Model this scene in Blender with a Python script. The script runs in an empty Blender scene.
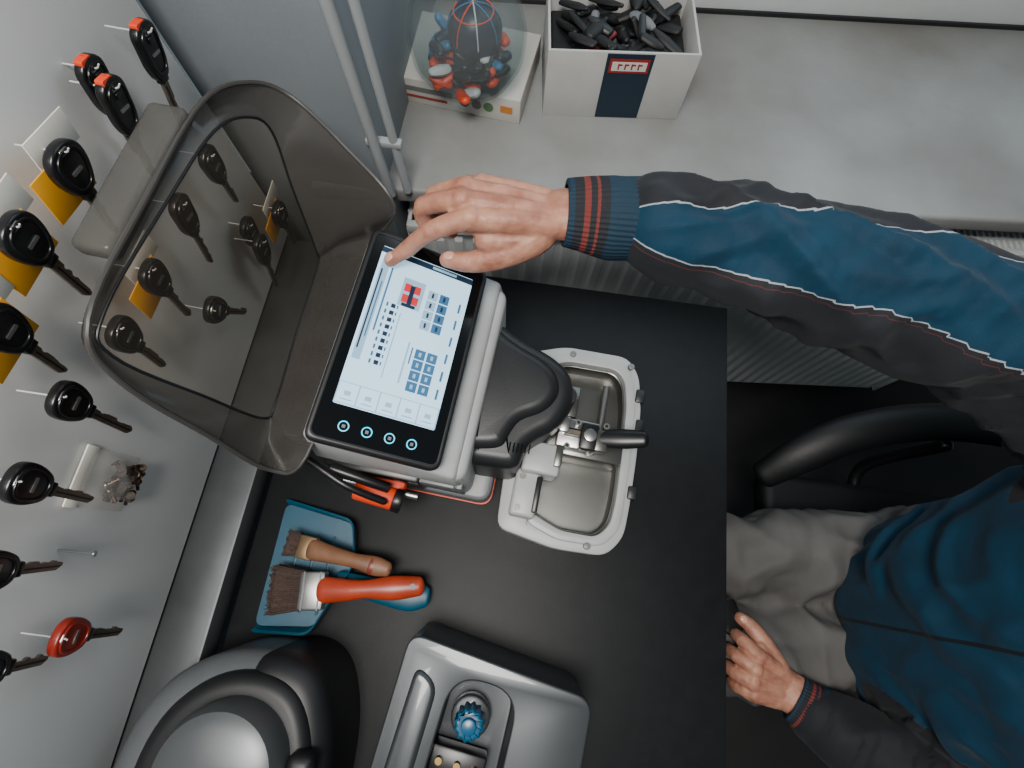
import bpy, bmesh, math, random
from mathutils import Vector, Matrix, noise
random.seed(4)
pi=math.pi
# ------------------------------------------------------------------ helpers
def lin(c):
    return tuple(((x/255)/12.92 if x/255<=.04045 else ((x/255+.055)/1.055)**2.4) for x in c)+(1,)
MATS={}
def mat(name,rgb,rough=.5,metal=0,var=0.0,scale=30,bump=0.0,bscale=200,emit=0,coat=0,spec=.5,rgb2=None):
    if name in MATS: return MATS[name]
    m=bpy.data.materials.new(name); m.use_nodes=True; nt=m.node_tree
    b=nt.nodes["Principled BSDF"]; c=lin(rgb)
    b.inputs["Roughness"].default_value=rough; b.inputs["Metallic"].default_value=metal
    b.inputs["Specular IOR Level"].default_value=spec
    if coat: b.inputs["Coat Weight"].default_value=coat
    tc=nt.nodes.new("ShaderNodeTexCoord")
    n=nt.nodes.new("ShaderNodeTexNoise"); n.inputs["Scale"].default_value=scale; n.inputs["Detail"].default_value=5
    nt.links.new(tc.outputs["Object"],n.inputs["Vector"])
    r=nt.nodes.new("ShaderNodeValToRGB")
    lo=[max(0,x*(1-var)) for x in c[:3]]; hi=[min(1,x*(1+var)) for x in c[:3]]
    if rgb2: lo=lin(rgb2)[:3]
    r.color_ramp.elements[0].color=(*lo,1); r.color_ramp.elements[1].color=(*hi,1)
    r.color_ramp.elements[0].position=.3; r.color_ramp.elements[1].position=.7
    nt.links.new(n.outputs["Fac"],r.inputs["Fac"]); nt.links.new(r.outputs["Color"],b.inputs["Base Color"])
    if bump:
        n2=nt.nodes.new("ShaderNodeTexNoise"); n2.inputs["Scale"].default_value=bscale; n2.inputs["Detail"].default_value=3
        nt.links.new(tc.outputs["Object"],n2.inputs["Vector"])
        bp=nt.nodes.new("ShaderNodeBump"); bp.inputs["Strength"].default_value=bump; bp.inputs["Distance"].default_value=.002
        nt.links.new(n2.outputs["Fac"],bp.inputs["Height"]); nt.links.new(bp.outputs["Normal"],b.inputs["Normal"])
    if emit:
        nt.links.new(r.outputs["Color"],b.inputs["Emission Color"]); b.inputs["Emission Strength"].default_value=emit
    MATS[name]=m; return m
def clearmat(name,rgb,opac,tint,rough=.12):
    m=bpy.data.materials.new(name); m.use_nodes=True; nt=m.node_tree
    b=nt.nodes["Principled BSDF"]; b.inputs["Base Color"].default_value=lin(rgb); b.inputs["Roughness"].default_value=rough
    t=nt.nodes.new("ShaderNodeBsdfTransparent"); t.inputs[0].default_value=lin(tint)
    mx=nt.nodes.new("ShaderNodeMixShader"); mx.inputs[0].default_value=opac
    o=nt.nodes["Material Output"]
    nt.links.new(t.outputs[0],mx.inputs[1]); nt.links.new(b.outputs[0],mx.inputs[2]); nt.links.new(mx.outputs[0],o.inputs[0])
    return m
def link(o,parent=None):
    bpy.context.collection.objects.link(o)
    if parent: o.parent=parent
    return o
def empty(name,loc=(0,0,0),rz=0,rot=None):
    e=bpy.data.objects.new(name,None); e.location=loc; e.empty_display_size=.02
    e.rotation_euler=rot if rot else (0,0,rz)
    return link(e)
class MB:
    def __init__(s): s.v=[];s.f=[];s.m=[]
    def add(s,v,f,mi=0,M=None):
        k=len(s.v)
        s.v+= [ (M@Vector(p) if M else Vector(p)) for p in v]
        s.f+= [tuple(i+k for i in q) for q in f]; s.m+=[mi]*len(f); return s
    def bm(s,b,mi=0,M=None):
        b.verts.index_update()
        s.add([v.co.copy() for v in b.verts],[[v.index for v in f.verts] for f in b.faces],mi,M); b.free(); return s
    def box(s,c,d,mi=0,bev=.002,seg=2,M=None):
        b=bmesh.new(); bmesh.ops.create_cube(b,size=1)
        for v in b.verts: v.co=Vector((v.co.x*d[0]+c[0],v.co.y*d[1]+c[1],v.co.z*d[2]+c[2]))
        if bev: bmesh.ops.bevel(b,geom=b.edges[:],offset=min(bev,.49*min(d)),segments=seg,profile=.5,affect='EDGES')
        return s.bm(b,mi,M)
    def cyl(s,p,q,r,mi=0,r2=None,seg=24,bev=0,M=None):
        p=Vector(p);q=Vector(q);L=(q-p).length; r2=r if r2 is None else r2
        if bev: prof=[(0,0),(0,r-bev),(bev*.3,r-bev*.3),(bev,r),(L-bev,r2),(L-bev*.3,r2-bev*.3),(L,r2-bev),(L,0)]
        else: prof=[(0,0),(0,r),(L,r2),(L,0)]
        T=Matrix.Translation(p)@(q-p).to_track_quat('Z','Y').to_matrix().to_4x4()
        return s.lathe(prof,mi,seg,(M@T) if M else T)
    def lathe(s,prof,mi=0,seg=32,M=None):
        v=[];f=[]
        n=len(prof)
        for i in range(seg):
            a=2*pi*i/seg
            for z,r in prof: v.append((r*math.cos(a),r*math.sin(a),z))
        for i in range(seg):
            j=(i+1)%seg
            for k in range(n-1): f.append((i*n+k,j*n+k,j*n+k+1,i*n+k+1))
        b=bmesh.new(); vs=[b.verts.new(p) for p in v]
        for q in f:
            try:b.faces.new([vs[i] for i in q])
            except: pass
        bmesh.ops.remove_doubles(b,verts=b.verts[:],dist=1e-6); bmesh.ops.recalc_face_normals(b,faces=b.faces[:])
        return s.bm(b,mi,M)
    def poly(s,pts,z0,z1,mi=0,bev=0,seg=3,M=None,both=False):
        b=bmesh.new(); vs=[b.verts.new((p[0],p[1],z0)) for p in pts]
        f=b.faces.new(vs); f.normal_update()
        if f.normal.z>0: f.normal_flip()
        r=bmesh.ops.extrude_face_region(b,geom=[f]); nv=[x for x in r['geom'] if isinstance(x,bmesh.types.BMVert)]
        for v in nv: v.co.z=z1
        bmesh.ops.recalc_face_normals(b,faces=b.faces[:])
        if bev:
            e=[x for x in b.edges if all(abs(v.co.z-z1)<1e-6 or (both and abs(v.co.z-z0)<1e-6) for v in x.verts) and abs(x.verts[0].co.z-x.verts[1].co.z)<1e-6]
            bmesh.ops.bevel(b,geom=e,offset=bev,segments=seg,profile=.5,affect='EDGES')
        return s.bm(b,mi,M)
    def ring(s,o,i,z0,z1,mi=0,M=None):
        n=len(o); v=[(p[0],p[1],z0) for p in o]+[(p[0],p[1],z1) for p in o]+[(p[0],p[1],z0) for p in i]+[(p[0],p[1],z1) for p in i]
        f=[]
        for k in range(n):
            j=(k+1)%n
            f+= [(k,j,n+j,n+k),(n+k,n+j,3*n+j,3*n+k),(3*n+k,3*n+j,2*n+j,2*n+k),(2*n+k,2*n+j,j,k)]
        b=bmesh.new(); vs=[b.verts.new(p) for p in v]
        for q in f:b.faces.new([vs[x] for x in q])
        bmesh.ops.recalc_face_normals(b,faces=b.faces[:])
        e=[x for x in b.edges if all(abs(w.co.z-z1)<1e-7 for w in x.verts) and len(x.link_faces)==2 and abs(x.calc_face_angle(0))>1]
        bmesh.ops.bevel(b,geom=e,offset=min(.0022,abs(z1-z0)*.4),segments=2,profile=.5,affect='EDGES')
        return s.bm(b,mi,M)
    def tube(s,pts,rad,mi=0,seg=16,up=(0,0,1),sub=6,caps=True,round_=True,M=None):
        v,f=tube(pts,rad,seg,up,sub,caps,round_); return s.add(v,f,mi,M)
    def build(s,name,mats,parent=None,smooth=True,ang=38):
        me=bpy.data.meshes.new(name); me.from_pydata([tuple(v) for v in s.v],[],s.f)
        for m in mats: me.materials.append(m)
        me.polygons.foreach_set("material_index",s.m); me.update()
        if smooth:
            me.shade_smooth(); me.set_sharp_from_angle(angle=math.radians(ang))
        return link(bpy.data.objects.new(name,me),parent)
def cr(a,b,c,d,t):
    return .5*((2*b)+(c-a)*t+(2*a-5*b+4*c-d)*t*t+(3*b-a-3*c+d)*t*t*t)
def resample(P,R,sub):
    P=[Vector(p) for p in P]; R=[Vector((r,r)) if not hasattr(r,'__len__') else Vector(r) for r in R]
    if sub<=1: return P,R
    o=[];q=[]; n=len(P)
    for i in range(n-1):
        a=P[max(i-1,0)];b=P[i];c=P[i+1];d=P[min(i+2,n-1)]
        ra=R[max(i-1,0)];rb=R[i];rc=R[i+1];rd=R[min(i+2,n-1)]
        for k in range(sub):
            t=k/sub; o.append(cr(a,b,c,d,t)); q.append(cr(ra,rb,rc,rd,t))
    o.append(P[-1]);q.append(R[-1]); return o,q
def tube(pts,rad,seg=16,up=(0,0,1),sub=6,caps=True,round_=True):
    P,R=resample(pts,rad,sub); n=len(P)
    T=[(P[min(i+1,n-1)]-P[max(i-1,0)]).normalized() for i in range(n)]
    u=Vector(up); fr=[]
    for t in T:
        w=u-t*u.dot(t)
        if w.length<1e-4: w=t.orthogonal()
        w.normalize(); fr.append((t.cross(w),w)); u=w
    rings=[]
    if round_ and caps:
        for k in (85,65,40,20):
            a=math.radians(k); m=min(R[0]); rings.append((P[0]-T[0]*m*math.sin(a),fr[0],R[0]*math.cos(a)))
    for i in range(n): rings.append((P[i],fr[i],R[i]))
    if round_ and caps:
        for k in (20,40,65,85):
            a=math.radians(k); m=min(R[-1]); rings.append((P[-1]+T[-1]*m*math.sin(a),fr[-1],R[-1]*math.cos(a)))
    v=[];f=[]
    for c,(s_,w),r in rings:
        for k in range(seg):
            a=2*pi*k/seg; v.append(c+s_*math.cos(a)*r[0]+w*math.sin(a)*r[1])
    m=len(rings)
    for i in range(m-1):
        for k in range(seg):
            j=(k+1)%seg; f.append((i*seg+k,i*seg+j,(i+1)*seg+j,(i+1)*seg+k))
    if caps:
        f.append(tuple(range(seg-1,-1,-1))); f.append(tuple((m-1)*seg+k for k in range(seg)))
    return v,f
def rpoly(pts,r,n=5):
    out=[];N=len(pts)
    for i in range(N):
        p=Vector(pts[i][:2]);a=Vector(pts[i-1][:2]);b=Vector(pts[(i+1)%N][:2])
        da=min(r,.48*(a-p).length); db=min(r,.48*(b-p).length)
        s=p+(a-p).normalized()*da; e=p+(b-p).normalized()*db
        for k in range(n+1):
            t=k/n; out.append(tuple(s*(1-t)**2+p*2*t*(1-t)+e*t*t))
    return out
def rrect(cx,cy,w,h,r,n=5):
    return rpoly([(cx-w/2,cy-h/2),(cx+w/2,cy-h/2),(cx+w/2,cy+h/2),(cx-w/2,cy+h/2)],r,n)
def loop3(P,sub):
    P=[Vector(p) for p in P];n=len(P);o=[]
    for i in range(n):
        for k in range(sub): o.append(cr(P[i-1],P[i],P[(i+1)%n],P[(i+2)%n],k/sub))
    return o
def remesh(o,vox,it=4,fac=.5):
    m=o.modifiers.new("r","REMESH"); m.mode='VOXEL'; m.voxel_size=vox
    s=o.modifiers.new("s","SMOOTH"); s.iterations=it; s.factor=fac
    bpy.context.view_layer.update(); dg=bpy.context.evaluated_depsgraph_get()
    me=bpy.data.meshes.new_from_object(o.evaluated_get(dg)); o.modifiers.clear(); old=o.data; o.data=me
    if not me.materials:
        for mm in old.materials: me.materials.append(mm)
    me.shade_smooth(); return o
def ell(c,r,M=None,n=24):
    v=[];f=[]
    m=n//2
    for i in range(m+1):
        a=pi*i/m
        for k in range(n):
            b=2*pi*k/n; v.append(Vector((c[0]+r[0]*math.sin(a)*math.cos(b),c[1]+r[1]*math.sin(a)*math.sin(b),c[2]+r[2]*math.cos(a))))
    for i in range(m):
        for k in range(n):
            j=(k+1)%n; f.append((i*n+k,(i+1)*n+k,(i+1)*n+j,i*n+j))
    b=bmesh.new(); vs=[b.verts.new(p) for p in v]
    for q in f: b.faces.new([vs[x] for x in q])
    bmesh.ops.remove_doubles(b,verts=b.verts[:],dist=1e-6)
    b.verts.index_update(); V=[x.co.copy() for x in b.verts]; F=[[x.index for x in q.verts] for q in b.faces]; b.free()
    if M: V=[M@x for x in V]
    return V,F
# ------------------------------------------------------------------ materials
white_panel=mat("white_laminate",(240,241,240),.35,var=.03,scale=6)
greywall=mat("grey_painted_wall",(124,131,136),.6,var=.10,scale=5,bump=.1)
sillm=mat("worn_sill_paint",(146,149,149),.5,var=.05,scale=3.2,bump=.2,bscale=90,rgb2=(108,104,98))
whitep=mat("white_paint",(214,217,218),.4,var=.03)
deskm=mat("black_laminate",(17,19,21),.5,var=.2,scale=50,bump=.15,bscale=900,spec=.3)
deskedge=mat("desk_edge",(20,21,22),.4)
floorm=mat("dark_floor",(28,25,25),.6,var=.25,scale=8)
alu=mat("brushed_grey",(76,79,81),.45,metal=.4,var=.08)
radm=mat("radiator_enamel",(205,208,208),.35,var=.03)
blackpl=mat("black_plastic",(18,19,21),.35,var=.1)
blackgl=mat("black_gloss",(10,11,13),.12)
darkpl=mat("dark_grey_plastic",(30,31,33),.42,var=.08,bump=.1,bscale=600)
bezel=mat("tablet_bezel",(24,25,27),.4)
greypl=mat("grey_plastic",(108,111,114),.4,var=.05)
ltpl=mat("light_grey_plastic",(164,166,166),.38,var=.08,scale=20)
silver=mat("silver_metal",(165,165,163),.28,metal=.9,var=.08)
silverp=mat("silver_paint",(56,60,63),.34,metal=.4,var=.06,coat=.2)
steel=mat("steel_tray",(108,108,104),.30,metal=.85,var=.12,scale=10)
orange=mat("orange_plastic",(225,66,24),.4)
brass=mat("key_steel",(128,116,104),.33,metal=.8,var=.15,scale=200)
keyblack=mat("key_black",(17,17,19),.28,bump=.05)
keyred=mat("key_red",(130,32,20),.3)
yellow=mat("yellow_tag",(228,160,28),.5)
tagw=mat("tag_white",(228,224,214),.5)
teal=mat("teal_plastic",(8,72,94),.4,var=.06)
# ------------------------------------------------------------------ room
MB().box((.3,-.1,-.01),(3.2,2.6,.02),bev=0).build("floor",[floorm])
MB().box((-.49,-.35,1.1),(.05,1.69,2.2),bev=0).build("wall_left",[greywall])
MB().box((-.363,.76,1.1),(.214,.514,2.2),bev=.003).build("wall_column",[greywall])
MB().box((-.45,-.40,1.42),(.020,1.74,1.24),bev=.002).build("key_display_board",[white_panel])
MB().box((-.412,-.18,.772),(.074,1.28,.044),bev=.004).build("trim_desk_upstand",[alu])
YAW=math.radians(5.5)
W=empty("wall_window",(-.25,.505,0),YAW)
MB().box((.9,.17,.435),(2.0,.02,.87),bev=0).build("lower_wall",[greywall],W)
MB().box((.9,.46,1.02),(2.2,.06,.26),bev=.003).box((.9,.432,.903),(2.2,.014,.008),1,bev=.001).box((.9,.425,1.13),(2.2,.02,.03),0).box((.3,.46,1.7),(.08,.06,1.2),0).box((1.3,.46,1.7),(.08,.06,1.2),0).box((.9,.46,2.25),(2.2,.06,.1),0).build("window_frame",[whitep,darkpl],W)
MB().box((.9,.47,1.68),(2.0,.006,1.06),bev=0).build("window_pane",[clearmat("pane_glass",(220,230,235),.12,(240,245,250),.05)],W)
MB().box((.9,.22,.885),(2.05,.44,.03),bev=.006,seg=3).build("sill_board",[sillm],W)
# radiator
R=empty("radiator",(-.238,.504,0),math.radians(5.7))
mb=MB(); Lr=1.35;pitch=.033
N=int(Lr/pitch)
prof=[]
for i in range(N):
    x0=i*pitch
    prof+=[(x0,.012),(x0+.010,.0115),(x0+.014,.001),(x0+.028,.001),(x0+.032,.0115)]
v=[];f=[]
for (x,y) in prof: v+=[(x,.012,.06),(x,y,.09),(x,y,.77),(x,.012,.79)]
for i in range(len(prof)-1):
    for k in range(3): f.append((i*4+k,(i+1)*4+k,(i+1)*4+k+1,i*4+k+1))
mb.add(v,f,0)
mb.box((Lr/2,.020,.43),(Lr,.012,.73),0).box((Lr/2,.088,.43),(Lr,.012,.73),0)
for sx in(0,Lr): mb.box((sx,.053,.43),(.006,.10,.74),0)
mb.box((Lr/2,.004,.805),(Lr,.014,.022),0,bev=.003).box((Lr/2,.1,.805),(Lr,.012,.02),0,bev=.003)
mb.box((Lr/2,.053,.796),(Lr,.09,.004),1,bev=0)
for i in range(int(Lr/.011)):
    mb.box((i*.011+.005,.053,.808),(.0050,.09,.010),0,bev=0)
mb.box((Lr/2,.053,.811),(Lr,.005,.008),0,bev=0).box((Lr/2,.03,.811),(Lr,.004,.008),0,bev=0)
mb.cyl((.06,.05,0),(.06,.05,.08),.009,0).cyl((1.2,.05,0),(1.2,.05,.08),.009,0)
mb.build("panel",[radm,blackpl],R,ang=25)
P_=empty("wall_conduit",(-.243,.497,0))
mb=MB().cyl((0,-.004,.905),(-.030,0,2.2),.0075,0).cyl((.024,.006,.905),(-.004,.012,2.2),.006,0)
for z in(1.0,): mb.box((.008,.006,z),(.05,.012,.01),0)
mb.build("pipes",[mat("conduit_paint",(150,154,156),.4)],P_)
D=empty("workbench",(0,0,0))
MB().box((-.0135,-.165,.736),(.717,1.26,.028),0,bev=.003).build("top",[deskm],D)
mb=MB()
for x in(-.34,.29):
    for y in(.40,-.74): mb.box((x,y,.361),(.045,.045,.722),0)
mb.box((-.02,.42,.68),(.6,.02,.08),0).box((-.34,-.17,.68),(.02,1.1,.08),0)
mb.build("legs",[deskedge],D)
# ------------------------------------------------------------------ keys
MK=Matrix(((0,0,1,0),(1,0,0,0),(0,1,0,0),(0,0,0,1)))
hook_m=mat("white_wire",(200,200,198),.35)
def key(y,z,y2,z2,tag=False,red=False,accent=False,x=-.400,w=.92,kind=0):
    L=max(.072,math.hypot(y2-y,z2-z)+.006); th=math.atan2((y2-y),-(z2-z))
    e=empty("car_key",(x,y,z),rot=(th,math.radians(6),0))
    M=MK; mb=MB()
    hw=.019*w
    if kind==0: head=rpoly([(-.010,-.024),(.010,-.024),(hw,-.004),(hw,.013),(.009,.022),(-.009,.022),(-hw,.013),(-hw,-.004)],.009,4)
    else: head=rpoly([(-.009,-.026),(.009,-.026),(hw*.85,-.012),(hw*.92,.018),(.006,.026),(-.006,.026),(-hw*.92,.018),(-hw*.85,-.012)],.006,4)
    hm=1 if red else 0
    mb.poly(head,-.0045,.0045,hm,bev=.0022,M=M,both=True)
    mb.ring([(p[0]*.82,p[1]*.82) for p in head],[(p[0]*.66,p[1]*.70) for p in head],.004,.0058,hm,M=M)
    mb.poly(rrect(0,-.002,.013,.003,.001,2),.0044,.0054,2,M=M)
    if kind: mb.poly(rrect(0,.010,.008,.006,.002,3),.0042,.0062,hm,bev=.0008,M=M)
    mb.ring(rrect(0,.0165,.010,.005,.0022,3),rrect(0,.0165,.007,.003,.0014,3),.0042,.0052,2,M=M)
    mb.box((0,0,-.0265),(.007,.013,.007),0,bev=.0015)
    bl=[(-.0048,-.028),(-.0048,-L+.006),(-.001,-L),(.0018,-L)]
    yy=-L+.004
    while yy<-.036:
        d=random.choice([.0048,.0034,.0026,.0040])
        bl.append((d,yy)); bl.append((d,yy+.003)); yy+=.0052
    bl.append((.0048,-.028))
    mb.poly(bl,-.0014,.0014,3,M=M)
    mb.box((.0014,-.0010,-(L+.03)/2),(.0010,.0014,L-.038),4,bev=0)
    if accent: mb.poly(rrect(-.003,.023,.014,.006,.002),-.003,.0042,5,M=M)
    mb.build("key",[keyblack,keyred,silver,brass,blackpl,orange],e)
    MB().tube([(-.034,0,.014),(-.012,0,.015),(.006,0,.0165),(.011,0,.021)],[.0008]*4,0,seg=8).build("hook",[hook_m],e)
    if tag:
        MB().box((-.0110,-.004,-.016),(.0012,.056,.042),0,bev=.0004).box((-.0120,.012,.014),(.0012,.052,.028),1,bev=.0003).build("tag_card",[yellow,tagw],e)
    return e
key(.405,1.187,.388,1.113,accent=True,kind=1)
key(.332,1.190,.315,1.125,accent=True,kind=1)
key(.346,1.196,.336,1.14,x=-.419,accent=True,kind=1)
key(.250,1.202,.238,1.142,tag=True,w=1.05)
key(.176,1.207,.170,1.134,tag=True,w=1.0)
key(.106,1.191,.098,1.130,tag=True)
key(.071,1.111,.066,1.022)
key(-.003,1.117,-.008,1.038)
key(-.073,1.116,-.070,1.045)
key(-.136,1.005,-.143,.925,red=True)
key(-.151,1.085,-.154,1.020)
key(.381,1.062,.384,.998,kind=1)
key(.302,1.072,.290,1.000,kind=1)
key(.219,1.076,.214,1.003,tag=True)
key(.149,1.084,.145,1.012)
key(.359,.918,.345,.842,kind=1)
key(.378,.930,.376,.858,x=-.418,kind=1)
key(.430,.905,.433,.832,tag=True)
key(.236,.969,.268,.900)
bag=empty("screw_bag",(-.4395,.012,.985))
mb=MB(); v=[];f=[];nn=14
for side in(0,1):
    for i in range(nn+1):
        for j in range(nn+1):
            y=(i/nn-.5)*.062; z=(j/nn-.5)*.075
            h=max(0,1-(2*abs(i/nn-.5))**3)*max(0,1-(2*abs(j/nn-.45))**2)
            x=.001+side*(.022*h+.005*noise.noise(Vector((y*90,z*90,2)))*h)
            v.append((x,y,z))
for s in(0,1):
    o=s*(nn+1)**2
    for i in range(nn):
        for j in range(nn): a=o+i*(nn+1)+j; f.append((a,a+1,a+nn+2,a+nn+1))
mb.add(v,f,0).box((.002,0,.036),(.002,.064,.016),1,bev=.0005)
mb.build("pouch",[clearmat("clear_bag",(225,222,216),.16,(250,250,250),.12),tagw],bag)
mb=MB()
for i in range(44):
    c=Vector((.008+random.random()*.009,(random.random()-.5)*.036,-.014+(random.random()-.5)*.034)); dd=Vector((random.random()-.5,random.random()-.5,random.random()-.5)).normalized()*.006
    mb.cyl(c-dd,c+dd,.0018,0,seg=8).cyl(c+dd,c+dd*1.25,.0045,i%2,seg=10)
mb.build("screws",[mat("screw_bronze",(66,46,36),.35,metal=.7),brass],bag)
nl=empty("picture_nail",(-.44,-.062,1.01)); MB().cyl((0,0,0),(.03,.001,-.008),.0012,0,seg=8).cyl((.03,.001,-.008),(.032,.001,-.0085),.003,0,seg=12).build("nail",[silver],nl)
# ------------------------------------------------------------------ key cutting machine
PV=Vector((-.06,.20,.75)); YA=math.radians(-3.5)
KM=empty("key_cutting_machine",PV,YA); RI=Matrix.Rotation(-YA,3,'Z')
def ml(x,y,z=0.75): return RI@(Vector((x,y,z))-PV)
def ml2(l): return [tuple(ml(x,y)[:2]) for x,y in l]
mb=MB()
mb.poly(rrect(-.070,-.005,.225,.262,.02),0,.065,0,bev=.006)
mb.poly(rrect(-.080,.0,.19,.262,.018),.06,.205,1,bev=.01)
mb.poly(rrect(-.070,-.005,.228,.265,.02),.012,.016,2,bev=.0)
v=[(-.172,-.135,.19),(.008,-.135,.17),(.008,.142,.17),(-.172,.142,.19),(-.160,-.125,.272),(.004,-.13,.212),(.004,.135,.212),(-.160,.133,.272)]
bm_=bmesh.new(); vs=[bm_.verts.new(p) for p in v]
for q in[(3,2,1,0),(4,5,6,7),(0,1,5,4),(1,2,6,5),(2,3,7,6),(3,0,4,7)]: bm_.faces.new([vs[i] for i in q])
bmesh.ops.recalc_face_normals(bm_,faces=bm_.faces[:])
bmesh.ops.bevel(bm_,geom=bm_.edges[:],offset=.006,segments=3,profile=.5,affect='EDGES'); mb.bm(bm_,1)
mb.box((-.11,-.128,.115),(.125,.020,.075),3,bev=.004)
mb.box((-.02,-.131,.12),(.06,.008,.05),4,bev=.002)
mb.cyl((-.15,-.125,.185),(-.15,.13,.185),.016,3)
mb.box((.004,0,.150),(.012,.270,.004),3,bev=.001)
for y in(-.11,.12): mb.cyl((.006,y,.19),(.0105,y,.19),.004,4,seg=14)
mb.build("housing",[greypl,ltpl,orange,blackpl,greypl],KM)
mb=MB().cyl((-.160,-.142,.160),(-.085,-.150,.135),.007,0,bev=.001)
mb.cyl((-.130,-.158,.130),(-.078,-.162,.122),.0145,1,bev=.003).box((-.105,-.148,.105),(.07,.032,.018),1,bev=.006)
mb.cyl((-.15,-.150,.122),(-.05,-.152,.115),.0045,2)
mb.tube([(-.18,-.14,.18),(-.13,-.160,.17),(-.085,-.168,.146)],[.0045]*3,0,seg=10)
mb.cyl((-.078,-.162,.126),(-.066,-.163,.124),.0155,0,bev=.002)
mb.build("side_clamp",[blackpl,orange,silver],KM)
# tablet
tilt=math.radians(21.5)
TM=Matrix.Translation((-.080,-.002,.268))@Matrix.Rotation(tilt,4,'Y')
scr=mat("tablet_screen",(168,204,226),.3,emit=1.0,var=.05,scale=8)
uiblue=mat("ui_blue",(52,98,136),.3,emit=.45); uidark=mat("ui_dark",(26,44,66),.3,emit=.2); uired=mat("ui_red",(185,46,52),.3,emit=.6)
uiw=mat("ui_pale",(130,162,184),.3,emit=.75); cyan=mat("button_cyan",(60,190,230),.3,emit=1.2)
mb=MB()
mb.poly(rrect(0,0,.146,.256,.012),-.010,.006,0,bev=.003,M=TM)
mb.ring(rrect(0,0,.142,.252,.011),rrect(0,0,.134,.244,.008),.005,.0074,0,M=TM)
mb.poly(rrect(.0,.0,.135,.245,.009),.005,.0062,2,M=TM)
mb.poly(rrect(.0,.012,.112,.194,.002,2),.006,.0066,3,M=TM)
def ui(x,y,w,h,mi,lvl=0): mb.box((x,y,.0068+lvl*.0003),(w,h,.0004),mi,bev=0,M=TM)
ui(0,.1045,.112,.007,5); ui(.02,.1045,.03,.003,7,1)
ui(0,-.072,.112,.024,7)
for i in range(5): ui(-.0445+i*.0222,-.072,.0208,.022,3,1); ui(-.0445+i*.0222,-.072,.007,.005,7,2); ui(-.0445+i*.0222,-.079,.012,.0014,7,2)
for k in range(2):
    for i in range(4): ui(.018+k*.014,-.045+i*.0130,.0118,.0116,4,1); ui(.018+k*.014,-.045+i*.0130,.003,.005,7,2)
for k in range(2):
    for i in range(4): ui(.014+k*.014,.030+i*.0130,.0116,.0114,4 if k else 7,1); ui(.014+k*.014,.030+i*.0130,.0025,.006,5,2)
ui(-.010,.062,.026,.036,7,1)
for (x,y) in[(-.016,.054),(-.005,.054),(-.016,.068),(-.005,.068)]: ui(x,y,.008,.010,6,2)
ui(-.0105,.060,.005,.024,5,3); ui(-.0105,.046,.016,.004,5,3)
for i in range(9): ui(-.026,-.030+i*.0088,.0050,.0050,5,1); ui(-.033,-.030+i*.0088,.0022,.0050,4,1); ui(-.021,-.030+i*.0088,.0016,.0040,4,1)
ui(-.048,.03,.009,.125,7,1); ui(-.050,.03,.0018,.10,5,2); ui(-.046,.03,.0014,.07,4,2); ui(-.039,.045,.002,.08,4,1); ui(-.016,-.005,.0012,.08,7,1)
for i in range(6): ui(.048,-.045+i*.022,.0025,.012,4,1)
ui(.003,-.02,.002,.05,7,1); ui(.008,-.01,.0016,.02,4,1)
for i in range(4):
    x=-.038+i*.0245
    mb.lathe([(.0062,.0046),(.0070,.0046),(.0070,.0058),(.0062,.0058)],8,24,TM@Matrix.Translation((x,-.1065,0)))
    mb.box((x,-.1065,.0068),(.0035,.0035,.0006),1,bev=0,M=TM)
mb.build("tablet",[bezel,greypl,blackgl,scr,uiblue,uidark,uired,uiw,cyan],KM)
# motor cover
cv=ml2([(-.062,.308),(-.012,.278),(.036,.258),(.062,.238),(.070,.207),(.064,.182),(.050,.157),(.028,.143),(.014,.128),(.008,.098),(-.062,.098)])
mb=MB().poly(rpoly(cv,.018,5),.06,.176,0,bev=.018,seg=6)
cv2=ml2([(-.064,.296),(-.016,.264),(.024,.247),(.044,.229),(.050,.205),(.042,.186),(.028,.172),(.002,.160),(-.008,.140),(-.014,.120),(-.064,.112)])
mb.poly(rpoly(cv2,.018,6),.170,.187,0,bev=.0165,seg=8)
for i in range(6):
    q=ml(-.006+i*.005,.124); mb.box((q.x,q.y,.1765),(.0018,.012,.0016),1,bev=0)
mb.build("motor_cover",[darkpl,blackgl],KM)
# chip tray
outer=ml2([(-.01,.030),(.075,.012),(.148,.012),(.172,.040),(.178,.085),(.184,.16),(.186,.235),(.180,.290),(.160,.318),(.060,.322),(-.01,.30)])
inner=ml2([(.030,.060),(.080,.038),(.132,.036),(.150,.055),(.156,.09),(.160,.16),(.162,.235),(.157,.275),(.142,.292),(.065,.295),(.03,.28)])
mid=ml2([(.03,.042),(.078,.024),(.142,.024),(.164,.05),(.168,.085),(.174,.16),(.176,.235),(.169,.285),(.152,.307),(.062,.311),(.03,.295)])
oo=rpoly(outer,.016,4); ii=rpoly(inner,.012,4)
mb=MB().ring(oo,ii,.006,.058,0)
mb.ring(rpoly(mid,.014,4),ii,.056,.064,0)
mb.poly(ii,.008,.020,1)
cc=ml(.095,.17)
mb.ring(ii,[(cc.x+(p[0]-cc.x)*.95,cc.y+(p[1]-cc.y)*.97) for p in ii],.015,.052,1)
for (x,y,w,h) in[(.186,.255,.014,.022),(.183,.105,.014,.02),(.187,.20,.012,.035)]:
    q=ml(x,y); mb.box((q.x-.003,q.y,.050),(w,h,.024),3,bev=.003)
for(x,y) in[(.12,.022),(.165,.30),(.072,.308)]:
    q=ml(x,y); mb.cyl((q.x,q.y,.060),(q.x,q.y,.067),.005,2,bev=.001,seg=14)
mb.build("chip_tray",[ltpl,steel,greypl,darkpl],KM)
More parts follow.
